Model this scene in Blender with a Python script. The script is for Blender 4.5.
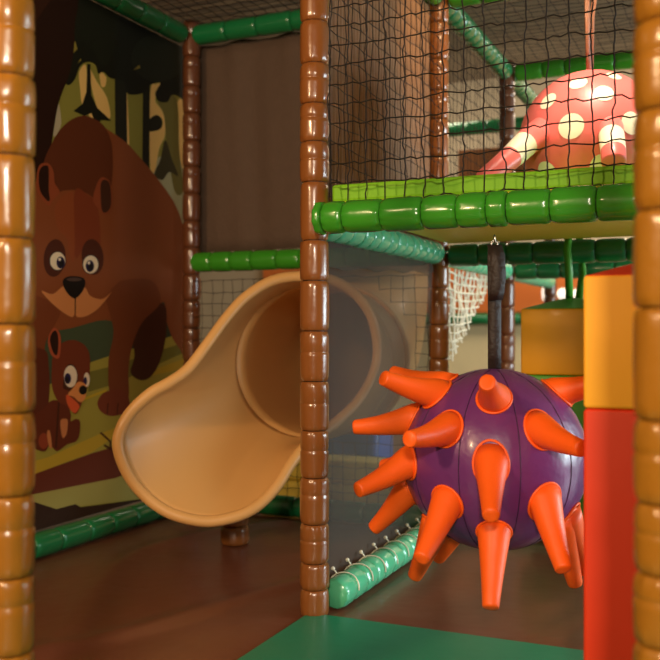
import bpy, bmesh, math, random
from mathutils import Vector, Matrix
R = random.Random(7)
SC = bpy.context.scene
for o in list(bpy.data.objects): bpy.data.objects.remove(o)
COL = SC.collection
# ---------------------------------------------------------------- camera
F = 923.0; CAMZ = 1.02; YAW = math.radians(24)
cam_d = bpy.data.cameras.new('camera'); cam = bpy.data.objects.new('camera', cam_d); COL.objects.link(cam)
cam.location = (0, 0, CAMZ); cam.rotation_euler = (math.radians(90), 0, YAW)
cam_d.sensor_width = 36; cam_d.lens = F / 660 * 36
cam_d.dof.use_dof = True; cam_d.dof.focus_distance = 3.1; cam_d.dof.aperture_fstop = 2.6
SC.camera = cam
# ---------------------------------------------------------------- world and lights
SC.view_settings.view_transform = 'Standard'; SC.view_settings.look = 'None'
SC.view_settings.gamma = 1; SC.view_settings.exposure = 0.0; SC.view_settings.use_curve_mapping = False
w = bpy.data.worlds.new('world'); SC.world = w; w.use_nodes = True
w.node_tree.nodes['Background'].inputs[0].default_value = (1, .72, .45, 1)
w.node_tree.nodes['Background'].inputs[1].default_value = .05

def lamp(name, typ, loc, power, col, size=.1, target=None, spot=60, blend=.6, sy=None):
    d = bpy.data.lights.new(name, typ); o = bpy.data.objects.new(name, d); COL.objects.link(o)
    d.energy = power; d.color = col; o.location = loc
    if typ == 'AREA':
        d.size = size
        if sy: d.shape = 'RECTANGLE'; d.size_y = sy
    else: d.shadow_soft_size = size
    if typ == 'SPOT': d.spot_size = math.radians(spot); d.spot_blend = blend
    if target is not None:
        o.rotation_euler = (Vector(target) - Vector(loc)).to_track_quat('-Z', 'Y').to_euler()
    return o
WARM = (1, .66, .36); COOL = (.80, .95, 1); WHITE = (1, .84, .64)
lamp('lamp_front_left', 'AREA', (-2.3, -2.0, 2.8), 122, WARM, .3, (-1.0, 3, .9))
lamp('lamp_front_right', 'AREA', (.6, -1.9, 2.1), 140, WHITE, .3, (-.7, 3, .7))
lamp('lamp_deck', 'SPOT', (-.35, 3.12, 3.2), 210, WHITE, .08, (-.58, 3.85, 1.8), 46, .6)
lamp('lamp_fluted', 'SPOT', (-.6, 3.4, 3.2), 120, WARM, .05, (-1.42, 4.6, 2.1), 40, .8)
lamp('window_glow', 'AREA', (3.6, 5.6, 1.5), 240, COOL, 2.2, (-1.4, 4.8, 1.0), sy=1.6)
lamp('cool_fill_low', 'AREA', (2.3, 3.9, .75), 30, COOL, 1.0, (-1.4, 3.7, 1.1))  # added cool fill for the mint rail and ball's right side, no window
lamp('lamp_back', 'AREA', (.3, 8.3, 3.3), 110, WHITE, 1.0, (-.5, 9.0, 0))
lamp('lamp_back_left', 'AREA', (-2.6, 7.6, 3.2), 28, WHITE, .8, (-2.0, 9, 0.5))
lamp('lamp_left_bay', 'AREA', (-1.75, 1.0, 2.1), 10, WARM, .25, (-2.9, 3.9, 1.2))

# ---------------------------------------------------------------- helpers
CR = (math.cos(YAW), math.sin(YAW)); CF = (-math.sin(YAW), math.cos(YAW))
def W(px, py, D):
    xc = (px - 330) / F * D
    return Vector((CR[0]*xc + CF[0]*D, CR[1]*xc + CF[1]*D, CAMZ - (py - 330) / F * D))
def ray(px, py): return (W(px, py, 1) - Vector((0, 0, CAMZ)))
def on_plane(px, py, axis, val):
    d = ray(px, py); t = val / d[axis]
    return Vector((0, 0, CAMZ)) + d * t
def srgb(r, g, b):
    f = lambda c: (c/255/12.92) if c/255 <= .04045 else ((c/255+.055)/1.055)**2.4
    return (f(r), f(g), f(b), 1)
MATS = {}
def mat(name, rgb, rough=.5, coat=0, bump=0, bscale=8, var=0, spec=.5, sheen=0, metal=0, stretch=(1, 1, 1)):
    if name in MATS: return MATS[name]
    m = bpy.data.materials.new(name); m.use_nodes = True; nt = m.node_tree; b = nt.nodes['Principled BSDF']
    b.inputs['Base Color'].default_value = srgb(*rgb); b.inputs['Roughness'].default_value = rough
    b.inputs['Coat Weight'].default_value = coat; b.inputs['Coat Roughness'].default_value = .12
    b.inputs['Specular IOR Level'].default_value = spec; b.inputs['Sheen Weight'].default_value = sheen
    b.inputs['Metallic'].default_value = metal
    tc = nt.nodes.new('ShaderNodeTexCoord'); mp = nt.nodes.new('ShaderNodeMapping'); mp.inputs['Scale'].default_value = stretch
    nt.links.new(tc.outputs['Object'], mp.inputs[0])
    if bump:
        n = nt.nodes.new('ShaderNodeTexNoise'); n.inputs['Scale'].default_value = bscale; n.inputs['Detail'].default_value = 3
        bp = nt.nodes.new('ShaderNodeBump'); bp.inputs['Strength'].default_value = bump; bp.inputs['Distance'].default_value = .02
        nt.links.new(mp.outputs[0], n.inputs['Vector']); nt.links.new(n.outputs[0], bp.inputs['Height']); nt.links.new(bp.outputs[0], b.inputs['Normal'])
    if var:
        n2 = nt.nodes.new('ShaderNodeTexNoise'); n2.inputs['Scale'].default_value = bscale*.5; n2.inputs['Detail'].default_value = 4
        hs = nt.nodes.new('ShaderNodeHueSaturation'); hs.inputs['Color'].default_value = srgb(*rgb)
        mr = nt.nodes.new('ShaderNodeMapRange'); mr.inputs['To Min'].default_value = 1-var; mr.inputs['To Max'].default_value = 1+var
        nt.links.new(mp.outputs[0], n2.inputs['Vector']); nt.links.new(n2.outputs[0], mr.inputs['Value']); nt.links.new(mr.outputs[0], hs.inputs['Value'])
        nt.links.new(hs.outputs[0], b.inputs['Base Color'])
    MATS[name] = m; return m
def sheer(name, rgb, alpha):
    m = bpy.data.materials.new(name); m.use_nodes = True; nt = m.node_tree
    b = nt.nodes['Principled BSDF']; b.inputs['Base Color'].default_value = srgb(*rgb); b.inputs['Roughness'].default_value = .8
    b.inputs['Alpha'].default_value = alpha; MATS[name] = m; return m

V = mat
M = dict(
 post=V('amber_vinyl', (152, 98, 24), .28, .35, .25, 9, .06),
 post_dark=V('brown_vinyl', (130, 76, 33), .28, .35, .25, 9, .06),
 post_shaded=V('shaded_brown_vinyl', (98, 56, 32), .28, .35, .25, 9, .06),  # darker copy of the post vinyl; back-bay shade put into its colour
 green=V('green_vinyl', (56, 142, 34), .26, .35, .2, 9, .05),
 teal=V('teal_green_vinyl', (84, 186, 138), .26, .4, .2, 9, .05),
 dgreen=V('dark_green_vinyl', (22, 112, 62), .28, .35, .2, 9, .05),
 core=V('core_black', (22, 16, 12), .6),
 cord=V('black_cord', (34, 24, 18), .55),
 cordlight=V('pale_cord', (226, 220, 196), .6),
 floor=V('brown_mat_vinyl', (104, 58, 40), .36, .12, .5, 3.2, .10),
 fgreen=V('green_mat_vinyl', (18, 120, 86), .42, .1, .25, 4, .05),
 lime=V('lime_vinyl', (116, 178, 6), .65, 0, .1, 5, .03),
 yboard=V('yellow_board', (222, 198, 50), .5, 0, .05, 5, .05),
 purple=V('purple_vinyl', (104, 46, 108), .34, .2, .25, 12, .06),
 orange=V('orange_vinyl', (250, 98, 16), .5, .03, .15, 14, .03),
 yellow=V('yellow_vinyl', (255, 178, 44), .62, 0, .12, 7, .03),
 mustard=V('mustard_vinyl', (226, 156, 20), .45, .05, .2, 7, .05),
 red=V('red_vinyl', (222, 54, 12), .62, 0, .12, 7, .03),
 lidgreen=V('leaf_green_vinyl', (70, 150, 40), .45, .05, .12, 7, .03),
 pink=V('coral_vinyl', (243, 118, 112), .4, .1, .15, 10, .03),
 white=V('cream_vinyl', (250, 238, 208), .45, .05),
 slide=V('beige_plastic', (210, 158, 94), .45, .05, .06, 5, .04),
 strap=V('black_webbing', (34, 20, 14), .6, 0, .3, 60),
 strap2=V('brown_webbing', (150, 96, 64), .6, 0, .3, 60),
 curtain=V('taupe_curtain', (88, 68, 54), .85, 0, .2, 40, .08),
 flute=V('fluted_brown', (128, 86, 44), .6, 0, .1, 20, .08),
 metal=V('steel', (170, 165, 155), .3, metal=1),
 wall=V('wall_paint', (176, 160, 132), .8, 0, .05, 10, .06),
 cream=V('cream_panel', (226, 208, 158), .7, 0, .05, 10, .05),
 opanel=V('orange_panel', (206, 108, 40), .6, 0, .05, 10, .06),
 ceil=V('ceiling_sheet', (124, 108, 84), .6, 0, .05, 10, .06),
 blue=V('blue_vinyl', (20, 80, 160), .4, .1),
 fyellow=V('pale_yellow_vinyl', (224, 200, 90), .45, .05, .2, 6, .05),
)
scrim = sheer('scrim', (72, 62, 52), .62)
scrim2 = sheer('scrim_band', (70, 62, 52), .62)

def obj(name, bm, m, parent=None, smooth=True, loc=None):
    me = bpy.data.meshes.new(name); bm.normal_update(); bm.to_mesh(me); bm.free()
    for mm in (m if isinstance(m, (list, tuple)) else [m]): me.materials.append(mm)
    if smooth:
        for p in me.polygons: p.use_smooth = True
    o = bpy.data.objects.new(name, me); COL.objects.link(o)
    if parent is not None:
        o.parent = parent; o.matrix_parent_inverse = Matrix.Translation(-parent.location)
    return o
def thing(name, loc, label, cat, group=None):
    o = bpy.data.objects.new(name, None); COL.objects.link(o); o.location = loc; o.empty_display_size = .05
    return tag(o, label, cat, group)
def tag(o, label, cat, group=None, kind=None):
    if label: o['label'] = label
    if cat: o['category'] = cat
    if group: o['group'] = group
    if kind: o['kind'] = kind
    return o
def struct(o): o['kind'] = 'structure'; return o
def sharpen(o, ang=35):
    me = o.data; me.set_sharp_from_angle(angle=math.radians(ang))
def box(bm, lo, hi, bev=0, mi=0, seg=2):
    r = bmesh.ops.create_cube(bm, size=1); vs = r['verts']
    lo = Vector(lo); hi = Vector(hi); c = (lo+hi)/2; s = hi-lo
    for v in vs: v.co = Vector((v.co.x*s.x, v.co.y*s.y, v.co.z*s.z)) + c
    fs = {f for v in vs for f in v.link_faces}
    for f in fs: f.material_index = mi
    if bev:
        es = {e for v in vs for e in v.link_edges}
        bmesh.ops.bevel(bm, geom=list(es), offset=bev, segments=seg, affect='EDGES', profile=.5)
def frame(d):
    d = d.normalized(); a = Vector((0, 0, 1)) if abs(d.z) < .9 else Vector((1, 0, 0))
    x = d.cross(a).normalized(); return x, x.cross(d).normalized() * -1
def tube(bm, pts, rad, n=8, closed=False, cap=True, mi=0, flat=None):
    """sweep; rad number or list; flat=(wx,wy) makes an elliptical section"""
    pts = [Vector(p) for p in pts]; N = len(pts); rings = []; px = None
    for i, p in enumerate(pts):
        a = pts[(i-1) % N] if (i > 0 or closed) else p; b = pts[(i+1) % N] if (i < N-1 or closed) else p
        d = (b-a).normalized()
        if px is None: x, y = frame(d)
        else:
            x = (px - d*px.dot(d)).normalized(); y = d.cross(x)
        px = x; r = rad[i] if isinstance(rad, (list, tuple)) else rad
        fx, fy = flat if flat else (1, 1)
        rings.append([bm.verts.new(p + (x*math.cos(2*math.pi*k/n)*fx + y*math.sin(2*math.pi*k/n)*fy)*r) for k in range(n)])
    M_ = N if closed else N-1
    for i in range(M_):
        A = rings[i]; B = rings[(i+1) % N]
        for k in range(n):
            f = bm.faces.new((A[k], A[(k+1) % n], B[(k+1) % n], B[k])); f.material_index = mi
    if cap and not closed:
        bm.faces.new(rings[0][::-1]).material_index = mi; bm.faces.new(rings[-1]).material_index = mi
    return rings
def catmull(P, n=6, closed=True):
    out = []; N = len(P)
    for i in range(N if closed else N-1):
        g = (lambda j: P[j % N]) if closed else (lambda j: P[max(0, min(N-1, j))])
        p0, p1, p2, p3 = g(i-1), g(i), g(i+1), g(i+2)
        for k in range(n):
            t = k/n
            out.append(.5*((2*p1) + (p2-p0)*t + (2*p0-5*p1+4*p2-p3)*t*t + (3*p1-p0-3*p2+p3)*t**3))
    if not closed: out.append(P[-1])
    return out

def sleeve_bm(a, b, rad, seed, ring=True, n=40):
    """one puffy vinyl sleeve between points a and b"""
    rr = random.Random(seed); a = Vector(a); b = Vector(b); L = (b-a).length; d = (b-a).normalized(); x, y = frame(d)
    bm = bmesh.new(); ph = [rr.uniform(0, 6.28) for _ in range(6)]
    e = min(.022, L*.25); zs = [0, .003, .008, .014, e, e*1.5]
    mid = L*rr.uniform(.55, .68)
    prof = sorted(set([z for z in zs] + [L-z for z in zs] + [L*.5] + ([mid-.006, mid-.002, mid+.002, mid+.006] if ring and L > .1 else [])))
    fr = [rr.randint(9, 13), rr.randint(14, 19), rr.randint(5, 7)]
    rings = []
    for z in prof:
        ed = min(z, L-z); t = max(0, 1 - ed/(e*1.3))
        base = rad*(1 - .12*t**3.4) + .0015*math.sin(math.pi*z/L)
        if ring and L > .1 and abs(z-mid) < .004: base -= .0022
        vs = []
        puck = math.exp(-ed/.014)
        for k in range(n):
            th = 2*math.pi*k/n
            w_ = puck*rad*.045*(math.sin(fr[0]*th+ph[0]) + .7*math.sin(fr[1]*th+ph[1])) + rad*.008*math.sin(fr[2]*th+ph[2]+z*20)
            r = base + w_*(0.4 if ed < .002 else 1)
            vs.append(bm.verts.new(a + d*z + (x*math.cos(th) + y*math.sin(th))*r))
        rings.append(vs)
    for i in range(len(rings)-1):
        for k in range(n): bm.faces.new((rings[i][k], rings[i][(k+1) % n], rings[i+1][(k+1) % n], rings[i+1][k]))
    bm.faces.new(rings[0][::-1]); bm.faces.new(rings[-1]); return bm
def padded(name, a, b, rad, m, label, cat, cuts=None, group=None, seed=0, step=.165, n=40, ties=None):
    a = Vector(a); b = Vector(b); L = (b-a).length; d = (b-a).normalized(); rr = random.Random(seed+5)
    t = thing(name, a, label, cat, group)
    bm = bmesh.new(); tube(bm, [a + d*.004, b - d*.004], rad*.8, 16); obj('core_pole', bm, M['core'], t)
    if cuts is None:
        cuts = [0]
        while cuts[-1] < L - step*1.35: cuts.append(cuts[-1] + step*rr.uniform(.85, 1.15))
        cuts.append(L)
    for i in range(len(cuts)-1):
        obj('foam_sleeve', sleeve_bm(a + d*(cuts[i]+.0015), a + d*(cuts[i+1]-.0015), rad*rr.uniform(.975, 1.02), seed*100+i, name == 'padded_post' and rr.random() < .75, n), m, t)
    return t

def net_mesh(P0, U, Vv, nu, nv, cell, r=.0022, wob=.006, seed=1, skip=None, n=4, knots=True, sub=3):
    """P0 corner, U/V unit vectors; sagging square net"""
    rr = random.Random(seed); bm = bmesh.new(); Nn = U.cross(Vv)
    K = {}
    for i in range(nu+1):
        for j in range(nv+1):
            K[i, j] = P0 + U*(i*cell) + Vv*(j*cell) + U*rr.gauss(0, wob*.5) + Vv*rr.gauss(0, wob*.5) + Nn*rr.gauss(0, wob*.6)
    def seg(a, b, off):
        pts = []
        for s in range(sub+1):
            t = s/sub; pts.append(a.lerp(b, t) + off*math.sin(2*math.pi*t))
        tube(bm, pts, r, n, cap=False)
    for (i, j), p in K.items():
        if skip and skip(p): continue
        if i < nu and not (skip and skip(K[i+1, j])): seg(p, K[i+1, j], Vv*rr.uniform(.0, wob*.8))
        if j < nv and not (skip and skip(K[i, j+1])): seg(p, K[i, j+1], U*rr.uniform(-wob*.6, wob*.6))
        if knots:
            bmesh.ops.create_icosphere(bm, subdivisions=1, radius=r*1.9, matrix=Matrix.Translation(p))
    return bm

UX = Vector((1, 0, 0)); VY = Vector((0, 1, 0)); ZZ = Vector((0, 0, 1))
UL, UM = -2.9, -1.4     # structure grid
# ================================================================ room shell
bm = bmesh.new(); box(bm, (-6, -3.5, -.08), (6, 9.4, 0)); o = obj('floor', bm, M['floor'], smooth=False); struct(o)
def wall(name, lo, hi, m): bm = bmesh.new(); box(bm, lo, hi); return struct(obj(name, bm, m, smooth=False))
wall('wall_back', (-6, 9.4, 0), (6, 9.5, 3.7), M['wall'])
wall('wall_left', (-6.1, -3.5, 0), (-6, 9.4, 3.7), M['wall'])
wall('wall_right', (6, -3.5, 0), (6.1, 9.4, 3.7), M['wall'])
wall('wall_front', (-6, -3.6, 0), (6, -3.5, 3.7), M['wall'])
bm = bmesh.new(); per = .15; rows = []
k = 0
while -3.5 + k*per/4 <= 9.42:
    z = 3.62 + [0, .035, .065, .03][k % 4]; y = -3.5 + k*per/4
    rows.append((bm.verts.new((-6, y, z)), bm.verts.new((6, y, z)))); k += 1
for a, b in zip(rows, rows[1:]): bm.faces.new((a[0], b[0], b[1], a[1]))
rt = [bm.verts.new(c) for c in ((-6, -3.5, 3.75), (6, -3.5, 3.75), (6, 9.42, 3.75), (-6, 9.42, 3.75))]; bm.faces.new(rt)
struct(obj('ceiling', bm, M['ceil'], smooth=False))

# back wall cladding : cream wainscot, green rail, orange band
def panel(name, lo, hi, m, label, cat, bev=.006, group=None):
    bm = bmesh.new(); box(bm, lo, hi, bev); o = obj(name, bm, m, smooth=False); tag(o, label, cat, group); return o
panel('cream_wainscot', (-5, 9.33, .0), (3, 9.395, 1.06), M['cream'], 'cream panelling low on the far wall behind the netting', 'wall panel')
panel('orange_wall_panel', (-5, 9.34, 1.20), (3, 9.395, 1.72), M['opanel'], 'orange panel along the far wall, above the dark green rail', 'wall panel')
panel('brown_wall_panel', (-2.2, 7.62, 2.12), (-1.47, 7.66, 2.55), V('brown_board', (146, 86, 38), .6, 0, .05, 10, .06), 'orange-brown board on the upper level, behind the amber post', 'wall panel')
padded('padded_rail', (-4.4, 9.27, 1.13), (2.5, 9.27, 1.13), .06, M['dgreen'], 'dark green padded rail along the far wall below the orange panel', 'padded rail', seed=61, step=.3, n=16)

# ================================================================ mats
bm = bmesh.new(); box(bm, (UM-.012, .2, 0), (2.2, 2.985, .012), .006)
tag(obj('play_mat', bm, M['fgreen'], smooth=False), 'green floor mat in front of the middle brown post, under the spiked ball', 'mat')
def wavy_mat(name, x0, x1, y0, y1, seed, label):
    rr = random.Random(seed); bm = bmesh.new(); nx, ny = 60, 80
    fs = [(rr.uniform(1, 5), rr.uniform(1, 5), rr.uniform(0, 6)) for _ in range(7)]
    def h(x, y):
        e = min(x-x0, x1-x, y-y0, y1-y); e = min(1, e/.08)
        s = sum(math.sin(a*x*1.6+b*y*1.6+c) for a, b, c in fs)/7
        cr = math.exp(-((x+2.25 + .25*math.sin(y*2.2))**2)/.004) * .012 + math.exp(-((x+1.9-.35*(y-2.5))**2)/.003)*.011
        return .004 + e*(.006 + .004*s + cr)
    g = [[bm.verts.new((x0+(x1-x0)*i/nx, y0+(y1-y0)*j/ny, h(x0+(x1-x0)*i/nx, y0+(y1-y0)*j/ny))) for j in range(ny+1)] for i in range(nx+1)]
    for i in range(nx):
        for j in range(ny): bm.faces.new((g[i][j], g[i+1][j], g[i+1][j+1], g[i][j+1]))
    o = obj(name, bm, M['floor']); tag(o, label, 'mat'); return o
wavy_mat('play_mat', UL+.09, UM-.014, .3, 4.43, 3, 'brown wrinkled vinyl mat below the slide on the left')
wavy_mat('play_mat', UM+.115, 1.6, 3.0, 4.43, 5, 'brown vinyl mat behind the green mat, below the spiked ball')

# ================================================================ posts
def post(x, y, m, label, zc=None, seed=1, top=2.78, R_=.05, grp=None, n=40):
    cuts = None
    if zc: cuts = sorted(set([0.0] + [max(0, z) for z in zc] + [top]))
    return padded('padded_post', (x, y, 0), (x, y, top), R_, m, label, 'padded post', cuts, seed=seed, n=n)
def ycuts(ys, D): return [CAMZ - (y-330)/F*D for y in ys if .05 < CAMZ - (y-330)/F*D < 2.7]
pL = W(9.5, 330, 1.9); D0 = 3.3
post(pL.x, pL.y, M['post'], 'amber padded post at the left edge of the picture, nearest the bear mural', ycuts([-80, -5, 78, 157, 239, 324, 412, 494, 575, 651, 730, 800], 1.9), 11)
p0 = W(314.5, 330, D0)
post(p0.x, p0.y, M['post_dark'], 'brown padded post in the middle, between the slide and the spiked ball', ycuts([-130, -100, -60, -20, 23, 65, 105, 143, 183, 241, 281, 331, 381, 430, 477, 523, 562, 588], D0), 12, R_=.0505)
pR = W(668, 330, 1.5)
post(pR.x, pR.y, M['post'], 'blurred amber padded post at the right edge, in front of the red and yellow bag', ycuts([-180, -80, 24, 112, 211, 308, 419, 502, 572, 643, 720, 800], 1.5), 13, R_=.053)
post(UL+.03, 4.5, M['post_shaded'], 'narrow dark padded post in the far corner between bear mural and curtain', None, 14, n=28)
post(UM, 4.5, M['post_dark'], 'amber padded post behind the netting, left of the pink spotted ball', None, 15, n=28)  # browner vinyl puts the shade below the deck into this post's colour
post(UM, 6.0, M['post_shaded'], 'shaded brown padded post behind the black strap of the spiked ball', None, 16, n=24)
post(UM, 7.5, M['post_shaded'], 'farthest dark padded post, above the green cap of the yellow bag', None, 17, n=20)

# ================================================================ beams
RB = .055
def beam(a, b, m, label, seed, n=32, step=.165, rad=RB, cuts=None):
    return padded('padded_rail', a, b, rad, m, label, 'padded rail', cuts, seed=seed, step=step, n=n)
ZB, ZT = 1.405, 2.70
bs = -1.385; vF = 2.895
# front beam : joints measured from the photo
xs = [325.5, 346, 383.6, 424.5, 459, 488.6, 508.5, 551.7, 598, 642, 690]
def u_at(px, v):
    d = ray(px, 330); return d.x * v / d.y
cut = [u_at(px, vF) for px in xs]; bs = u_at(317, vF)
beam((bs, vF, ZB), (.75, vF, ZB), M['green'], 'bright green padded beam across the front below the lime deck edge', 21, 44, cuts=[0]+[c-bs for c in cut]+[c+.16 - bs for c in (cut[-1], cut[-1]+.16)] + [.75-bs])
beam((UM, 3.06, ZB), (UM, 4.44, ZB), M['teal'], 'mint green padded beam running back under the deck from the middle post', 22, step=.1)
beam((UM, 4.56, ZB), (UM, 5.94, ZB), M['teal'], 'mint green padded beam under the deck, above the hanging white net', 23, step=.1)
beam((UM, 6.06, ZB), (UM, 7.44, ZB), M['teal'], 'farthest mint green padded beam, above the yellow bag with the green cap', 24, 20, step=.1)
beam((UM+.06, 4.5, ZB-.01), (1.6, 4.5, ZB-.01), M['dgreen'], 'dark green padded beam at deck height that the yellow and green bag hangs from', 25, step=.15)
beam((UM+.06, 6.0, ZB), (2.2, 6.0, ZB), M['dgreen'], 'dark green padded beam behind and just below the one carrying the yellow bag', 26, 24)
beam((UL+.05, 4.5, ZB), (UM-.06, 4.5, ZB), M['green'], 'green padded beam below the curtain, above the slide', 27, step=.14)
beam((UM+.05, 3.07, .058), (UM+.05, 4.45, .058), M['teal'], 'mint green padded beam on the floor beside the sheer screen, with cord ties', 28, step=.1)
beam((UL+.03, 1.3, .058), (UL+.03, 4.44, .058), M['dgreen'], 'dark green padded beam on the floor along the foot of the bear mural', 29, step=.2)
beam((UL+.06, 4.5, .06), (UM-.06, 4.5, .06), M['dgreen'], 'dark green padded floor beam behind the slide foot', 30, step=.2)
beam((UM+.06, 4.5, .06), (1.5, 4.5, .06), M['teal'], 'teal padded floor beam behind the spiked ball', 31)
beam((UL, 1.4, ZT), (UL, 4.44, ZT), M['dgreen'], 'dark green padded ceiling beam above the bear mural', 32, step=.2)
beam((UL+.06, 4.5, ZT), (UM-.06, 4.5, ZT), M['dgreen'], 'dark green padded ceiling beam above the curtain', 33, step=.2)
beam((UM, 4.56, ZT), (UM, 5.94, ZT), M['dgreen'], 'slanting green padded ceiling beam beyond the amber post, with bright highlights', 34, step=.1)
beam((UM, 6.06, ZT), (UM, 7.44, ZT), M['dgreen'], 'far end of the green ceiling beam line, left of the pink ball', 35, 20, step=.1)
beam((UM+.06, 4.5, ZT), (1.6, 4.5, ZT), M['green'], 'green padded ceiling beam at the top edge right of the amber post', 36)
beam((UM+.06, 6.0, ZT), (2.2, 6.0, ZT), M['green'], 'green padded ceiling beam behind the top of the pink spotted ball', 37)
beam((-2.9, 7.5, ZT), (UM-.06, 7.5, ZT), M['dgreen'], 'dark green padded beam far back between amber post and dark post', 38, 20)
beam((UM+.06, 3.0, ZT), (.75, 3.0, ZT), M['green'], 'green padded beam over the front net, above the picture', 39, 20)
beam((UM, 3.06, ZT), (UM, 4.44, ZT), M['green'], 'green padded beam above the fluted panel, above the picture', 40, 20)
beam((UM, 1.55, ZT), (UM, 2.94, ZT), M['green'], 'green padded beam joining the left and middle posts, above the picture', 41, 20)

# ================================================================ deck
t = thing('play_deck', (-.4, 3.7, 1.42), 'lime green padded deck of the upper level with a yellow underside', 'deck')
bm = bmesh.new(); box(bm, (UM+.06, 3.02, 1.475), (1.5, 4.42, 1.54), .012); o = obj('deck_pad', bm, M['lime'], t, smooth=False)
bm = bmesh.new(); box(bm, (UM+.06, 2.99, 1.452), (1.5, 4.46, 1.473), .004)
obj('deck_board', bm, M['yboard'], t, smooth=False)

# ================================================================ nets
def net(name, bm, m, label): o = obj(name, bm, m, smooth=False); tag(o, label, 'net'); return o
c = .0685
net('safety_net', net_mesh(Vector((UM+.085, 2.955, 1.465)), UX, ZZ, 32, 18, c, .0024, .007, 2), M['cord'], 'black square-mesh net across the front of the upper level')
net('safety_net', net_mesh(Vector((UM+.04, 3.06, 1.5)), VY, ZZ, 20, 17, c, .0020, .006, 3, n=3, sub=2), M['cord'], 'black net over the brown fluted panel')
net('safety_net', net_mesh(Vector((UM, 4.56, 1.5)), VY, ZZ, 20, 17, c, .0020, .006, 4, n=3, sub=2), M['cord'], 'black net between the amber post and the dark post on the upper level')
net('ceiling_net', net_mesh(Vector((UL+.04, 3.0, 2.765)), UX, VY, 21, 22, c, .0024, .006, 5, n=3, sub=1), M['cord'], 'black net roof over the slide bay')
net('ceiling_net', net_mesh(Vector((UM, 4.55, 2.765)), UX, VY, 32, 21, c, .0022, .006, 6, n=3, sub=1), M['cord'], 'black net roof above and behind the pink spotted ball')
def sk(p): return ((p.x+1.92)/.39)**2 + ((p.z-.88)/.40)**2 < 1
net('safety_net', net_mesh(Vector((UL+.06, 4.46, .1)), UX, ZZ, 21, 18, .0665, .0020, .006, 7, skip=sk, n=3, sub=2), M['cord'], 'dark net behind the slide, below the green beam')
net('safety_net', net_mesh(Vector((UM+.1, 7.5, .02)), UX, ZZ, 34, 19, .07, .0016, .004, 9, n=3, sub=1, knots=False), M['cordlight'], 'pale net far back in front of the cream wall')
# white triangular draped net
rr = random.Random(5); bm = bmesh.new()
A = Vector((UM-.005, 4.58, 1.345)); 
for i in range(23):
    x = i/22; v = 4.58 + x*1.0; zb = 1.345 - (1-x)**1.0*.50*(1+.1*rr.random()) - .03
    tube(bm, [Vector((UM + rr.uniform(-.012, .012), v + .01*math.sin(k), 1.345 + (zb-1.345)*k/6)) for k in range(7)], .0055, 4)
for j in range(12):
    z = 1.33 - j*.044; vmax = 4.58 + max(.05, 1-(j*.044)/.52)
    tube(bm, [Vector((UM + .012*math.sin(k*1.7), 4.58 + (vmax-4.58)*k/8, z - .02*math.sin(k/8*3.1))) for k in range(9)], .0055, 4)
tag(obj('draped_net', bm, M['cordlight'], smooth=False), 'bright white net draped in a triangle beside the dark post', 'net')

# ================================================================ sheer screen between slide and ball
t = thing('mesh_screen', (UM, 3.75, 0), 'sheer grey mesh screen right of the middle post, in front of the slide tube', 'screen')
def wavy_sheet(v0, v1, zf, zt, seed, x, nx=60, nz=20):
    rr = random.Random(seed); ph = rr.uniform(0, 6); bm = bmesh.new(); g = []
    for i in range(nx+1):
        a = i/nx; v = v0+(v1-v0)*a; z0 = zf(a); row = []
        for j in range(nz+1):
            b = j/nz; row.append(bm.verts.new((x + .004*math.sin(a*23+ph+b*2)+.003*math.sin(b*9+a*5), v, z0+(zt-z0)*b)))
        g.append(row)
    for i in range(nx):
        for j in range(nz): bm.faces.new((g[i][j], g[i+1][j], g[i+1][j+1], g[i][j+1]))
    return bm
obj('mesh_sheet', wavy_sheet(3.06, 4.44, lambda a: .05, 1.36, 1, UM-.02), scrim, t)
tb = obj('top_hem', wavy_sheet(3.06, 4.44, lambda a: 1.245+.06*a+.006*math.sin(a*26), 1.36, 2, UM-.008, nz=4), scrim2, t); tb['label'] = 'darker doubled hem'
# cord ties on the floor beam
for i in range(9):
    v = 3.16 + i*.14; x0 = UM+.05; x, z = x0-.058, .058
    t = thing('cord_tie', (x0-.04, v, .11), None, 'cord tie', 'cord ties lashing the sheer screen to the floor beam')
    t['label'] = 'pale cord tie over the mint floor beam, ' + ('nearest to', 'second from', 'third from', 'fourth from', 'fifth from', 'sixth from', 'seventh from', 'eighth from', 'farthest from')[i] + ' the middle brown post'
    bm = bmesh.new()
    tube(bm, [Vector((x0 + .0605*math.cos(a), v+.01*math.sin(a*2), .058 + .0605*math.sin(a))) for a in [math.radians(q) for q in range(0, 181, 15)]], .0028, 6)
    obj('cord_loop', bm, M['cordlight'], t)
    bm = bmesh.new(); bmesh.ops.create_icosphere(bm, subdivisions=2, radius=.008, matrix=Matrix.Translation((x0-.045, v, .128)))
    tube(bm, [(x0-.03, v, .112), (x0-.045, v, .128)], .003, 6); obj('toggle', bm, M['cordlight'], t)

# ================================================================ brown fluted panel upstairs
bm = bmesh.new(); nf = 40; per = 1.38/nf; g = []
for i in range(nf*6+1):
    v = 3.06 + i*per/6; x = UM - .03 + .006*abs(math.sin(math.pi*i/6))
    g.append((bm.verts.new((x, v, 1.5)), bm.verts.new((x, v, 2.64)), bm.verts.new((UM-.05, v, 1.5)), bm.verts.new((UM-.05, v, 2.64))))
for a, b in zip(g, g[1:]):
    bm.faces.new((a[0], b[0], b[1], a[1])); bm.faces.new((a[3], b[3], b[2], a[2])); bm.faces.new((a[1], b[1], b[3], a[3])); bm.faces.new((a[2], b[2], b[0], a[0]))
for a in (g[0], g[-1]): bm.faces.new((a[0], a[1], a[3], a[2]))
tag(obj('fluted_panel', bm, M['flute'], smooth=False), 'brown vertically fluted panel behind the front net, between middle and amber posts', 'panel')

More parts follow.
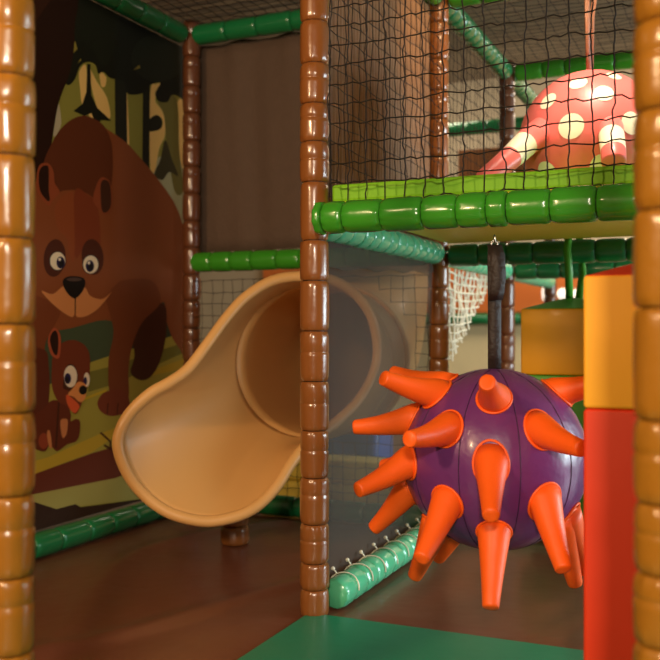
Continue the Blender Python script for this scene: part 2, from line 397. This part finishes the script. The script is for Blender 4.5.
# ================================================================ curtain
bm = bmesh.new(); nx, nz = 120, 14; g = []
for i in range(nx+1):
    a = i/nx; row = []
    for j in range(nz+1):
        b = j/nz
        y = 4.585 + .008*math.sin(a*24+1.2*math.sin(b*3)+a*a*6) + .004*math.sin(a*51+b*2)
        row.append(bm.verts.new((UL+.02 + a*1.43, y, 1.47 + b*(1.20 - .012*abs(math.sin(a*15))))))
    g.append(row)
for i in range(nx):
    for j in range(nz): bm.faces.new((g[i][j], g[i+1][j], g[i+1][j+1], g[i][j+1]))
o = obj('hanging_curtain', bm, M['curtain']); tag(o, 'dark taupe fabric curtain hanging above the slide', 'curtain')
sm = o.modifiers.new('thick', 'SOLIDIFY'); sm.thickness = .004

# ================================================================ slide
t = thing('tube_slide', (-2.1, 3.8, 0), 'beige plastic tube slide with a flared scoop mouth', 'slide')
rim = [(382,345,4.30),(374,312,4.28),(355,288,4.25),(330,275,4.22),(300,272,4.18),(270,277,4.12),(243,294,4.05),(223,316,3.98),(203,344,3.9),(184,369,3.85),(165,383,3.8),(146,394,3.76),(127,412,3.73),(116,431,3.71),(113.5,450,3.7),(123,476,3.7),(140,498,3.71),(161,514,3.72),(182,522,3.73),(204,525.5,3.75),(225,523,3.77),(246,516,3.8),(263,504,3.84),(278,487,3.88),(290,468,3.93),(307,448,4.0),(335,428,4.1),(362,403,4.2),(378,374,4.28)]
ctr = (313, 362); Dr = 4.42; rr_ = 77
rimc = catmull([W(*p) for p in rim], 4)
def inset(p, px_):
    return p
cen3 = W(ctr[0], ctr[1], Dr); NR = len(rimc)
back = Vector((.0, 1, .0)).normalized()
ringp = []
for p in rimc:
    q = p - Vector((0, 0, CAMZ)); D = q.dot(Vector((CF[0], CF[1], 0))); sx = 330+F*q.dot(Vector((CR[0], CR[1], 0)))/D; sy = 330-F*q.z/D
    a = math.atan2(-(sy-ctr[1]), sx-ctr[0])
    ringp.append(W(ctr[0] + rr_*math.cos(a), ctr[1] - rr_*math.sin(a), Dr - .0))
# smooth spacing of ring angles keeps rings tidy
rcen = sum(rimc, Vector())/NR
lip_c = [p + (cen3 - p).normalized()*.022 for p in rimc]
NS = 18; bm = bmesh.new(); secs = []
for s in range(NS+1):
    tt = s/NS; row = []
    for k in range(NR):
        A_, C_ = ringp[k], lip_c[k]; dist = (C_-A_).length
        low = max(0, min(1, (dist-.15)/.6))
        B_ = A_ - back*(dist*.45) + Vector((0, 0, -1))*dist*.14*low
        row.append(A_*(1-tt)**2 + B_*2*tt*(1-tt) + C_*tt*tt)
    secs.append(row)
vr = [[bm.verts.new(p) for p in row] for row in secs]
for s in range(NS):
    for k in range(NR): bm.faces.new((vr[s][k], vr[s][(k+1) % NR], vr[s+1][(k+1) % NR], vr[s+1][k]))
bmesh.ops.recalc_face_normals(bm, faces=bm.faces)
o = obj('scoop', bm, M['slide'], t); so = o.modifiers.new('thick', 'SOLIDIFY'); so.thickness = .012; so.offset = 0
bm = bmesh.new(); tube(bm, lip_c, .024, 14, closed=True); obj('rolled_lip', bm, M['slide'], t)
rc = []
for k in range(64):
    a = 2*math.pi*k/64; rc.append(W(ctr[0] + rr_*math.cos(a), ctr[1] - rr_*math.sin(a), Dr))
bm = bmesh.new(); tube(bm, rc, .008, 8, closed=True); obj('joint_ring', bm, M['slide'], t)
# tube leans back through the net, then bends upwards behind the curtain
tdir = Vector((-.16, .987, 0))
def tube_ring(q, grow=0):
    out = []; st = .68; Rb = .56
    for p in rc:
        o_ = (p-cen3)*(1+grow); b = o_.dot(tdir); h = o_ - ZZ*o_.z - tdir*b; zz_ = o_.z
        b *= max(0, 1-q/.3)
        if q <= .3: out.append(cen3 + h + tdir*(b + st*q/.3) + ZZ*zz_); continue
        a = min(1, (q-.3)/.5)*math.pi/2; ex = max(0, (q-.8)/.2)*.75; rr0 = Rb - zz_
        out.append(cen3 + h + tdir*(st + rr0*math.sin(a)) + ZZ*(Rb - rr0*math.cos(a) + ex))
    return out
bm = bmesh.new(); rings = [[bm.verts.new(p) for p in tube_ring(k/20)] for k in range(21)]
for a, b in zip(rings, rings[1:]):
    for k in range(64): bm.faces.new((a[k], a[(k+1) % 64], b[(k+1) % 64], b[k]))
bmesh.ops.recalc_face_normals(bm, faces=bm.faces)
o = obj('slide_tube', bm, M['slide'], t); so = o.modifiers.new('thick', 'SOLIDIFY'); so.thickness = .012; so.offset = 0
bm = bmesh.new(); tube(bm, tube_ring(.2, .04), .015, 8, closed=True); obj('tube_flange', bm, M['slide'], t)
sp = W(235, 545, 4.36); sp.z = 0
for z0, z1 in ((.0, .085), (.088, .165), (.168, .24)):
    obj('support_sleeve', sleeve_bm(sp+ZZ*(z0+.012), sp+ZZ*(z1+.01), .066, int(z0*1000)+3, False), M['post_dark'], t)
bm = bmesh.new(); tube(bm, [sp+ZZ*.01, sp+ZZ*.33], .03, 12); obj('support_pole', bm, M['core'], t)

# foam pieces seen behind the slide
bm = bmesh.new(); box(bm, (-2.62, 4.86, .0), (-1.62, 5.12, .13), .03, seg=3); box(bm, (-2.62, 4.88, .13), (-1.62, 5.12, .27), .03, seg=3)
tag(obj('foam_step', bm, M['fyellow']), 'pale yellow foam step on the floor behind the slide', 'foam step')
bm = bmesh.new(); box(bm, (-2.35, 5.2, 0), (-2.0, 5.5, .42), .04, seg=3)
tag(obj('foam_block', bm, M['blue']), 'blue foam block glimpsed between the slide lip and the middle post', 'foam block')

# ================================================================ spiked ball
BD = 2.955; BC = W(494.5, 458.5, BD); BR = 91/F*BD
cf = Vector((CF[0], CF[1], 0)); cr_ = Vector((CR[0], CR[1], 0))
t = thing('spiked_ball', (BC.x, BC.y, BC.z-BR), 'large purple ball with orange foam spikes hanging from the green beam', 'hanging ball')
bm = bmesh.new(); nl, na, gores = 36, 100, 10; rows = []
for j in range(nl+1):
    th = math.pi*j/nl; row = []
    for i in range(na):
        ph = 2*math.pi*i/na - 1.068
        s = (i % (na//gores))/(na//gores); dd = min(s, 1-s)*(na//gores)
        r = BR*(1 - (.010 if dd == 0 else 0) - (.002 if dd == 1 else 0)) + BR*.004*math.sin(j*2.6+i//8)*(1 if dd <= 1 else .3)
        row.append(Vector((math.sin(th)*math.cos(ph)*r, math.sin(th)*math.sin(ph)*r, math.cos(th)*r*.99)) + BC)
    rows.append(row)
top = bm.verts.new(BC + ZZ*BR*.985); bot = bm.verts.new(BC - ZZ*BR*.985)
vr = [[bm.verts.new(p) for p in rows[j]] for j in range(1, nl)]
for a, b in zip(vr, vr[1:]):
    for k in range(na): bm.faces.new((a[k], b[k], b[(k+1) % na], a[(k+1) % na]))
for k in range(na): bm.faces.new((top, vr[0][k], vr[0][(k+1) % na])); bm.faces.new((bot, vr[-1][(k+1) % na], vr[-1][k]))
obj('ball_body', bm, M['purple'], t)
bm = bmesh.new()
for g_ in range(gores):
    ph = 2*math.pi*g_/gores - 1.068
    tube(bm, [BC + Vector((math.sin(th)*math.cos(ph), math.sin(th)*math.sin(ph), math.cos(th)*.99))*BR*.994 for th in [math.radians(q) for q in range(6, 175, 4)]], .0016, 4)
obj('seam', bm, V('seam_thread', (60, 22, 66), .6), t)
SP = [ # base px, tip px, front(+1)/back(-1), length
 ((494,398),(487,381),1,.19), ((436,394),(382,377),1,.20), ((438,383),(392,372),-1,.19), ((411,418),(353,427),-1,.20),
 ((447,429),(408,439),1,.20), ((409,462),(359,489),1,.205), ((410,488),(372,530),-1,.20), ((491,465),(491,511),1,.20),
 ((541,430),(577,446),1,.20), ((560,389),(615,377),1,.20), ((582,464),(624,470),-1,.18), ((447,503),(423,554),1,.21),
 ((434,528),(412,582),-1,.21), ((451,530),(437,560),-1,.15), ((494,533),(491,599),1,.22), ((545,503),(561,560),1,.21),
 ((564,526),(577,592),-1,.225), ((568,520),(588,578),-1,.21)]
O = Vector((0, 0, CAMZ))
def sph_hit(px, py, side, C=BC, Rr=BR):
    d = ray(px, py).normalized(); b = d.dot(C-O); q = (C-O).length_squared - b*b
    if q > (Rr*.985)**2:
        p = O + d*b; return C + (p-C).normalized()*Rr*.985
    s = math.sqrt(Rr*Rr - q); return O + d*(b - s if side > 0 else b + s)
def spike(base, tip, L, m, parent, rb=.050, rt=.024, seed=0):
    rr = random.Random(seed); d = (tip-base).normalized(); x, y = frame(d); bm = bmesh.new()
    sag = Vector((0, 0, -1))*.006
    P = [base - d*.035]; rad = [rb*1.04]
    for s in (0, .12, .35, .6, .85, .975): P.append(base.lerp(tip, s) + sag*math.sin(s*3)); rad.append(rb + (rt-rb)*(s + .10*math.sin(s*3.14)))
    P += [tip, tip + d*.002]; rad += [rt*.97, rt*.80]
    rg = tube(bm, P, rad, 24, cap=True)
    o = obj('spike', bm, m, parent)
    # stitched collar where the spike meets the ball
    bm = bmesh.new(); n_ = (base-BC).normalized()
    ring = []
    for k in range(28):
        a = 2*math.pi*k/28; q = base + (x*math.cos(a) + y*math.sin(a))*(rb*1.03)
        # slide the collar point along the spike axis onto the ball surface
        e = q - BC; bb = e.dot(d); cc = e.length_squared - (BR+.002)**2; disc = bb*bb - cc
        if disc > 0:
            r1 = -bb + math.sqrt(disc); q = q + d*r1 if abs(r1) < .12 else q
        ring.append(q)
    tube(bm, ring, .0042, 6, closed=True)
    me = bpy.data.meshes.new('collar'); bm.to_mesh(me); bm.free(); me.materials.append(m)
    c_ = bpy.data.objects.new('collar', me); COL.objects.link(c_); c_.parent = o; c_.matrix_parent_inverse = (Matrix.Translation(parent.location) @ o.matrix_parent_inverse).inverted() if False else Matrix()
    for p_ in me.polygons: p_.use_smooth = True
    return o
for i, (b_, tp, sd, L) in enumerate(SP):
    base = sph_hit(*b_, sd); Db = (base-O).dot(cf)
    lat = cr_*((tp[0]-b_[0])/F*Db) + ZZ*(-(tp[1]-b_[1])/F*Db)
    if lat.length > L*.99: lat = lat.normalized()*L*.99
    dep = math.sqrt(max(0, L*L - lat.length_squared))
    # toward the camera for the front, away for the back; correct the perspective shift of the tip
    Dt = Db - sd*dep; tip = W(tp[0], tp[1], Dt)
    v_ = tip - base; tip = base + v_.normalized()*L
    spike(base, tip, L, M['orange'], t, seed=i)
for i, (az, el) in enumerate(((60, 30), (100, 10), (140, 35), (80, -30), (120, -35), (160, -5), (35, 5))):
    a = math.radians(az); e = math.radians(el); d = Vector((math.cos(a)*math.cos(e), math.sin(a)*math.cos(e), math.sin(e)))
    spike(BC + d*BR*.985, BC + d*(BR+.18) - ZZ*.03, .19, M['orange'], t, seed=40+i)

def ribbon(bm, pts, wdir, wd, th):
    """flat strap along pts"""
    pts = [Vector(p) for p in pts]; wdir = wdir.normalized(); rings = []
    for i, p in enumerate(pts):
        a = pts[max(0, i-1)]; b = pts[min(len(pts)-1, i+1)]; d = (b-a).normalized(); nn = d.cross(wdir).normalized()
        rings.append([bm.verts.new(p + wdir*sx*wd/2 + nn*sy*th/2) for sx, sy in ((-1, -1), (1, -1), (1, 1), (-1, 1))])
    for a, b in zip(rings, rings[1:]):
        for k in range(4): bm.faces.new((a[k], a[(k+1) % 4], b[(k+1) % 4], b[k]))
    bm.faces.new(rings[0][::-1]); bm.faces.new(rings[-1])
topz = ZB - RB; bt = BC.z + BR*.98
bm = bmesh.new(); sx = W(496, 300, BD)
def zz(y): return CAMZ - (y-330)/F*BD
ribbon(bm, [(BC.x, BC.y, bt-.01), (BC.x, BC.y, zz(345)), (BC.x, BC.y, zz(298)), (BC.x, BC.y-.006, zz(262)), (BC.x, BC.y, zz(246))], cr_, .042, .006)
ribbon(bm, [Vector((BC.x, BC.y, zz(300))) - cf*.012, Vector((BC.x, BC.y, zz(292))) - cf*.022 + cr_*.004, Vector((BC.x, BC.y, zz(275))) - cf*.03 + cr_*.008, Vector((BC.x, BC.y, zz(256))) - cf*.02 + cr_*.006, Vector((BC.x, BC.y, zz(245)))], cr_, .046, .006)
obj('strap', bm, M['strap'], t)
bm = bmesh.new()
tube(bm, [Vector((BC.x, BC.y, zz(244))) + cr_*.010*math.cos(a) + ZZ*.012*math.sin(a) for a in [math.radians(q) for q in range(0, 360, 20)]], .0035, 8, closed=True)
tube(bm, [Vector((BC.x, BC.y, zz(239))) + cf*.008*math.cos(a) + ZZ*.012*math.sin(a) for a in [math.radians(q) for q in range(0, 360, 20)]], .003, 8, closed=True)
obj('carabiner', bm, M['metal'], t)

# ================================================================ pink spotted ball with arms
PD = 3.80; PC = W(590, 142, PD); PR = 70/F*PD
t = thing('octopus_ball', (PC.x, PC.y, PC.z-PR), 'coral pink ball with white spots and short arms hanging on the upper level', 'hanging ball')
bm = bmesh.new(); bmesh.ops.create_uvsphere(bm, u_segments=64, v_segments=40, radius=PR, matrix=Matrix.Translation(PC))
for v in bm.verts:
    if v.co.z < PC.z: v.co.z = PC.z + (v.co.z-PC.z)*.87
def cap(bm, C, Rr, n_, rad, mi=1):
    n_ = n_.normalized(); x, y = frame(n_); prev = None; c0 = bm.verts.new(C + n_*(Rr+.0015)); rings = []
    for s in (.35, .7, 1):
        rings.append([bm.verts.new(C + (n_ + (x*math.cos(a) + y*math.sin(a))*math.tan(rad/Rr*s)).normalized()*(Rr+.0015)) for a in [2*math.pi*k/28 for k in range(28)]])
    for k in range(28): bm.faces.new((c0, rings[0][k], rings[0][(k+1) % 28])).material_index = mi
    for a, b in zip(rings, rings[1:]):
        for k in range(28): bm.faces.new((a[k], b[k], b[(k+1) % 28], a[(k+1) % 28])).material_index = mi
for px, py, rd in ((578, 83, .036), (548, 101, .037), (604, 93, .038), (571, 126, .05), (632, 123, .045), (547, 172, .045), (603, 166, .05), (525, 140, .03), (614, 76, .03)):
    cap(bm, PC, PR, sph_hit(px, py, 1, PC, PR) - PC, rd)
for az, el in ((60, 20), (100, 50), (130, 0), (90, -20), (20, 10), (160, 30), (45, -35)):
    a = math.radians(az); e = math.radians(el); cap(bm, PC, PR, Vector((math.cos(a)*math.cos(e), math.sin(a)*math.cos(e), math.sin(e))), .045)
obj('ball_body', bm, [M['pink'], M['white']], t)
def arm(pts, rad, bands):
    bm = bmesh.new(); P = catmull([Vector(p) for p in pts], 8, closed=False); n = len(P)
    rd = [rad[0] + (rad[1]-rad[0])*i/(n-1) for i in range(n)]; rd[-1] *= .8
    tube(bm, P, rd, 24)
    bm.faces.ensure_lookup_table()
    for i in range(n-1):
        s = i/(n-1)
        if any(a < s < b for a, b in bands):
            for k in range(24): bm.faces[i*24+k].material_index = 1
    obj('arm', bm, [M['pink'], M['white']], t)
arm([W(548, 128, 3.72), W(530, 140, 3.6), W(508, 160, 3.5), W(482, 181, 3.42)], (.062, .036), ((.40, .62),))
arm([W(610, 118, 3.66), W(611, 132, 3.5), W(613, 150, 3.38), W(614, 163, 3.34)], (.05, .044), ((.38, .68),))
arm([W(668, 140, 3.8), W(690, 160, 3.75), W(705, 178, 3.7)], (.06, .036), ((.40, .62),))
bm = bmesh.new(); up = PC + ZZ*PR*.97
wv = cr_
topu = Vector((up.x, up.y, 2.66))
ribbon(bm, [up - ZZ*.02 - cr_*.003, up + ZZ*.25 - cr_*.012, up+ZZ*.42 - cr_*.012, topu - cr_*.004], (cr_+cf*.4), .022, .008)
ribbon(bm, [up - ZZ*.02 + cr_*.008+cf*.02, up + ZZ*.25 + cr_*.014+cf*.02, up + ZZ*.32 + cr_*.02, topu + cr_*.006], (cr_-cf*.4), .020, .008)
obj('strap', bm, M['strap2'], t)
beam((PC.x, 3.06, ZT), (PC.x, 4.44, ZT), M['green'], 'green padded beam carrying the pink ball, above the picture', 42, 20)

# ================================================================ hanging square bags
def bag(name, c, wd, z0, zm, z1, mt, mb, mc, label, top_z, seed, ch=.055):
    """two-colour square punch bag: lower, upper, pyramid cap and strap"""
    t = thing(name, (c.x, c.y, z0), label, 'hanging bag'); h = wd/2
    for nm, a, b, m in (('upper_block', zm, z1, mt), ('lower_block', z0, zm, mb)):
        bm = bmesh.new(); box(bm, (c.x-h, c.y-h, a+.0005), (c.x+h, c.y+h, b-.0005), .010, seg=3); o = obj(nm, bm, m, t); sharpen(o, 50)
    bm = bmesh.new(); N = 10; rings = []
    for s in range(N+1):
        q = s/N; hh = h*(1-q)**.8*.985 + .022*q; z = z1 - .004 + .16*q**1.6 if False else z1 - .002 + ch*(q**1.15)
        ring = []
        for cx, cy, dx, dy in ((-1, -1, 1, 0), (1, -1, 0, 1), (1, 1, -1, 0), (-1, 1, 0, -1)):
            for k in range(6):
                u = k/6*2; X = cx + dx*u; Y = cy + dy*u
                wr = 1 - .05*math.sin(math.pi*k/6)*math.sin(q*math.pi) + .02*math.sin(k*2.1+seed)*q*(1-q)*4
                ring.append(bm.verts.new((c.x + X*hh*wr, c.y + Y*hh*wr, z)))
        rings.append(ring)
    n = len(rings[0])
    for a, b in zip(rings, rings[1:]):
        for k in range(n): bm.faces.new((a[k], a[(k+1) % n], b[(k+1) % n], b[k]))
    bm.faces.new(rings[-1]); bm.faces.new(rings[0][::-1]); obj('pyramid_cap', bm, mc, t)
    bm = bmesh.new(); zt = z1 + ch-.003
    ribbon(bm, [(c.x-.02, c.y-.01, zt-.01), (c.x-.012, c.y-.07, (zt+top_z)/2-.0), (c.x-.02, c.y-.074, top_z), (c.x-.02, c.y-.02, top_z+.07)], Vector((1, .25, 0)), .036, .006)
    ribbon(bm, [(c.x+.02, c.y+.01, zt-.01), (c.x+.03, c.y+.065, (zt+top_z)/2), (c.x+.02, c.y+.07, top_z), (c.x+.02, c.y+.02, top_z+.07)], Vector((1, -.25, 0)), .036, .006)
    obj('strap', bm, mc, t); return t
e = on_plane(520.5, 330, 1, 4.29); wdb = .42
bag('square_bag', Vector((e.x+wdb/2, 4.29+wdb/2, 0)), wdb, .13, .812, 1.12, M['mustard'], M['lidgreen'], M['lidgreen'], 'yellow and green square bag hanging from the dark green beam, behind the spiked ball', ZB-.0, 1)
vE = 2.30; e = on_plane(583, 330, 1, vE); wdn = .42; De = (e-O).dot(cf)
bag('square_bag', Vector((e.x+wdn/2, vE+wdn/2, 0)), wdn, .06, CAMZ-78.5/F*De, CAMZ+55/F*De, M['yellow'], M['red'], M['red'], 'tall yellow and red square bag hanging right of the spiked ball', 2.63, 2)
beam((UM+.06, vE+wdn/2, ZT), (.75, vE+wdn/2, ZT), M['green'], 'green padded beam carrying the red and yellow bag, above the picture', 43, 20)

# white lamps far back above the yellow bag
for px, py, D, r in ((546, 293, 8.6, .05), (563, 294, 8.6, .055), (577, 295, 8.6, .055)):
    p = W(px, py, D); p.y = min(p.y, 9.2)
    t = thing('wall_lamp', p, {546: 'white tall wall lamp, leftmost of three over the yellow bag', 563: 'round white wall lamp beside the green strap of the yellow bag, on its left', 577: 'round white wall lamp, rightmost of three over the yellow bag'}[px], 'lamp', 'white wall lamps over the yellow bag')
    bm = bmesh.new(); bmesh.ops.create_uvsphere(bm, u_segments=20, v_segments=12, radius=r, matrix=Matrix.Translation(p))
    if px == 546: 
        for v in bm.verts: v.co.z = p.z + (v.co.z-p.z)*1.9; v.co.x = p.x + (v.co.x-p.x)*.8
    mm = V('lamp_globe', (255, 246, 224), .4); bsdf = mm.node_tree.nodes['Principled BSDF']; bsdf.inputs['Emission Color'].default_value = (1, .93, .8, 1); bsdf.inputs['Emission Strength'].default_value = 1.0
    obj('globe', bm, mm, t)
    bm = bmesh.new(); tube(bm, [p, Vector((p.x, 9.335, p.z))], .015, 8); obj('bracket', bm, M['metal'], t)

# ================================================================ bear mural
XM = -2.955
bm = bmesh.new(); MC = []; mlist = []
def mcol(rgb):
    if rgb not in MC:
        MC.append(rgb); mlist.append(V('mural_print_%d' % len(MC), rgb, .6, 0, spec=.25))
    return MC.index(rgb)
box(bm, (XM-.03, 1.56, .10), (XM, 4.56, 2.66), 0, mcol((46, 48, 30)))
lay = [0]
def mp(x, y):
    p = on_plane(x, y, 0, XM); return Vector((XM + .0008 + lay[0]*.00006, min(p.y, 4.557), max(.102, min(p.z, 2.655))))
def poly(rgb, pts, smooth=True):
    lay[0] += 1; q = [Vector((a, b)) for a, b in pts]
    if smooth: q = catmull(q, 5)
    vs = [mp(v.x, v.y) for v in q]; out = []
    for v in vs:
        if not out or (v-out[-1]).length > 1e-4: out.append(v)
    f = bm.faces.new([bm.verts.new(v) for v in out]); f.material_index = mcol(rgb); f.normal_update()
    if f.normal.x < 0: f.normal_flip()
def ell(rgb, x, y, rx, ry, rot=0):
    c_, s_ = math.cos(rot), math.sin(rot)
    poly(rgb, [(x + rx*math.cos(a)*c_ - ry*math.sin(a)*s_, y + rx*math.cos(a)*s_ + ry*math.sin(a)*c_) for a in [2*math.pi*k/24 for k in range(24)]], False)
OL = (148, 144, 66); CRM = (244, 204, 124); DK = (26, 28, 20); BRW = (140, 76, 42); BRM = (124, 64, 36); BRD = (72, 34, 20); SKIN = (214, 140, 84); BLK = (24, 18, 18)
poly(OL, [(30, 60), (190, 60), (190, 240), (30, 240)], False)
poly((176, 176, 140), [(150, 160), (190, 150), (190, 245), (150, 245)], False)
for p in ([(79,72),(86,66),(86,98),(82,104),(80,90)], [(89,68),(97,82),(107,98),(110,118),(99.5,113),(92,90)], [(99.5,72),(106,77),(105,86),(101,86)], [(89,100),(96,113),(97,118),(89,116)],
          [(124,95),(127,95),(129,150),(125,146)], [(150,93),(156,84),(161,85),(155,100),(163,113),(165,134),(159,149),(155,170),(150,168)], [(177,103),(185,108),(185,170),(178,148)]): poly(CRM, p)
poly((120, 114, 60), [(158,100),(176,98),(179,150),(183,190),(174,190),(166,140),(164,116)])
poly((190, 180, 150), [(57,100),(61,124),(53,136)])
poly((34, 36, 26), [(114,30),(126,30),(127,146),(115,134)], False)
poly((34, 36, 26), [(143,50),(150,50),(149,175),(142,162)], False)
poly((34, 36, 26), [(148,121),(156,115),(162,120),(160,129),(148,131)])
poly((66, 62, 40), [(165,140),(172,160),(178,176),(169,172),(162,180),(154,174),(160,160)])
poly(DK, [(60,-20),(190,-20),(190,104),(181,98),(172,95),(167,102),(158,101),(155,93),(160,83),(150,85),(143,93),(128,94),(124,82),(110,78),(103,72),(98,74),(95,65),(88,62),(80,66),(74,80),(66,84),(60,60)])
ell((36, 40, 30), 158, 58, 27, 24)
poly((30, 34, 24), [(70,-20),(118,-20),(116,40),(104,66),(84,40),(68,60)])
for p in ([(75,41),(77,49),(62,65)], [(79,55),(81,60),(70,72)], [(133,70),(139,65),(140,68)]): poly((150, 136, 60), p, False)
poly(DK, [(87,64),(90,64),(91,95),(97,108),(111,121),(101,120),(96,126),(91,113),(84,116),(73,111),(82,104),(86,92)], False)
poly((28, 30, 20), [(60,70),(78,50),(79,30),(81,48),(101,34),(84,52),(76,66),(66,84)], False)
poly((44, 22, 14), [(-60,-20),(66,-20),(74,30),(70,70),(58,104),(50,150),(40,190),(-60,230)])
poly((60, 32, 20), [(-60,-20),(60,-20),(35,22),(-60,90)], False)
# ground
poly((56, 68, 50), [(-60,280),(190,280),(190,380),(-60,430)], False)
poly((70, 84, 60), [(30,330),(60,318),(112,316),(112,365),(30,400)])
poly((168, 156, 66), [(-60,420),(48,385),(88,363),(112,355),(190,332),(190,530),(-60,600)], False)
poly((120, 116, 50), [(88,372),(112,366),(190,342),(190,352),(112,385),(88,392)], False)
poly((196, 168, 44), [(70,403),(106,389),(106,391.5),(70,406)], False)
poly((190, 160, 50), [(150,371),(190,358),(190,368),(140,378)], False)
poly((196, 164, 52), [(-60,492),(34,461),(48,457),(72,446),(99,434),(140,418),(92,452),(34,474),(-60,505)], False)
poly((108, 50, 34), [(-60,504),(34,474),(92,453),(150,436),(190,430),(190,450),(115,478),(34,494),(-60,520)], False)
poly((172, 160, 86), [(-60,520),(34,494),(115,478),(190,455),(190,480),(150,497),(34,512),(-60,540)], False)
poly((56, 34, 22), [(-60,540),(34,502),(56,509),(75,504),(80,507),(150,498),(190,484),(190,540),(-60,640)], False)
poly(BRD, [(99,433),(101,432),(111,441),(111,451),(103,446),(104,444),(109,447),(109,442)], False)
# big bear
poly(BRW, [(-50,260),(20,200),(42,168),(52,142),(65,124),(80,116),(92,118),(105,128),(125,142),(140,158),(158,180),(175,205),(185,235),(187,262),(184,300),(185,345),(186,368),(181,352),(172,338),(165,318),(162,302),(140,330),(105,320),(60,330),(0,330)])
poly((100, 50, 28), [(42,170),(52,142),(65,124),(80,116),(92,118),(105,128),(112,150),(110,190),(96,200),(50,205)])
poly(BRD, [(132,322),(162,303),(166,330),(160,360),(150,377),(139,380),(130,372),(134,355)])
poly(BRM, [(104,292),(113,330),(108,360),(109,392),(118,400),(128,398),(128,370),(132,345),(142,322),(160,302),(150,280),(115,282)])
poly((124, 58, 38), [(97,402),(103,393),(116,389),(126,393),(129,404),(124,413),(110,416),(100,411)])
for x in (107, 117): poly(BRD, [(x,403),(x+1.2,403),(x,415),(x-1,415)], False)
poly(BRM, [(-20,290),(48,300),(60,312),(48,335),(44,350),(48,365),(49,392),(44,410),(20,414),(-20,400)])
poly((96, 44, 28), [(20,352),(44,350),(48,365),(49,392),(44,410),(20,414)])
poly(BRW, [(33,250),(38,220),(47,203),(57,193),(70,190),(85,193),(97,204),(104,228),(116,258),(123,274),(112,288),(98,300),(60,303),(44,290),(34,270)])
poly((130, 60, 34), [(74,192),(88,196),(97,206),(100,240),(96,250),(84,248),(74,256)])
poly((146, 74, 40), [(54,212),(58,200),(70,192),(73,200),(74,250),(72,262),(68,250),(66,238),(58,230)])
ell((80, 38, 24), 54, 258, 11, 19, .1); ell((80, 38, 24), 92, 257, 11, 18, -.1)
poly(SKIN, [(41,291),(52,294),(63,286),(74,284),(84,287),(90,296),(102,299),(111,292),(98,308),(86,316),(77,317),(74.5,314),(71,317),(62,312),(50,302)])
for x, y, dx in ((57, 261, 3), (90, 264.5, -.8)):
    ell((60, 40, 40), x, y, 8.6, 9.8); ell((240, 222, 190), x, y, 7.6, 9); ell((40, 30, 66), x+dx, y+1.6, 4.2, 6); ell(BLK, x+dx+.6, y+2.4, 2.4, 3.6); ell((240, 222, 200), x+dx-1, y-1.6, 1.3, 1.6)
poly(BLK, [(62,281),(68,276.5),(80,277),(84.5,281),(83,289),(77,297),(72,298),(65,291)])
poly((86, 66, 60), [(66,279),(73,277.5),(81,279),(78,281),(69,281)])
poly(BLK, [(74,298),(75,298),(75,314),(74,314)], False)
poly((150, 74, 44), [(36,174),(39,165),(44.5,163),(49,164.5),(53,172),(54,183),(59,192),(52,200),(48,206),(41,199),(36,188)])
poly((44, 22, 14), [(38,174),(41,167),(45.5,165.5),(48,169),(48,190),(49,200),(45.5,200),(39,190)])
poly((146, 72, 44), [(92,200),(96,184.5),(100,178),(104.5,178),(110,184.5),(111,206),(104.5,214.5),(99,210)])
poly((70, 40, 28), [(100,184),(105,180),(109.5,186),(110,206),(104,213),(100.5,207)])
# cub
poly((104, 46, 28), [(30,420),(41,410),(52,400),(66,405),(70,414),(70,421),(74.5,419),(79,421),(79,432),(75.5,441),(66,444.5),(57,451),(52,448),(49,444.5),(44.5,451),(37,450),(30,444)])
poly((206, 130, 80), [(60,420),(66,419),(67,424.5),(65.5,434),(62,438),(60,430)]); ell((150, 66, 40), 42.7, 441, 5, 8); poly((206, 130, 80), [(46,433),(49,431),(51,447),(48,446)])
poly(BRD, [(57,402),(59,402),(56,448),(54,448)], False)
poly((118, 54, 32), [(51,364.5),(52,357),(59,344.5),(70,340),(79,342),(86,348),(89,357),(89,370),(88,383),(83,397),(79,408),(74,414),(66,406),(57,401),(51,386)])
poly((176, 84, 54), [(47,339),(50,331),(54.5,328),(59,334),(60,344.5),(58,358),(51,355.5),(48,348)]); poly((44, 22, 16), [(49,340),(51,333),(54.5,330.5),(57,335),(57.5,345),(56,355),(52,352)])
poly(BRD, [(62,386),(66,366),(74,366),(77,380),(72,390),(66,390)])
ell((244, 226, 200), 69.6, 376.4, 6.6, 11); ell((40, 34, 80), 66.8, 378.5, 3.4, 5.4); ell(BLK, 66.2, 379.5, 1.8, 3); ell((244, 226, 200), 85.8, 379.6, 3, 7.2); ell((40, 34, 80), 84.4, 381, 1.8, 4)
poly((232, 150, 84), [(77,382),(83,383),(85.5,388),(84.5,397),(81,402),(77,401),(73,397),(67,394.5),(72,388)])
poly((226, 96, 54), [(66,394.5),(75.5,402),(78.5,407),(74,413),(69,409),(65.5,401)]); ell(BLK, 82, 390, 4, 4.6)
o = obj('bear_mural', bm, mlist, smooth=False); tag(o, 'printed mural of a brown bear and cub in a forest, left of the slide', 'mural')
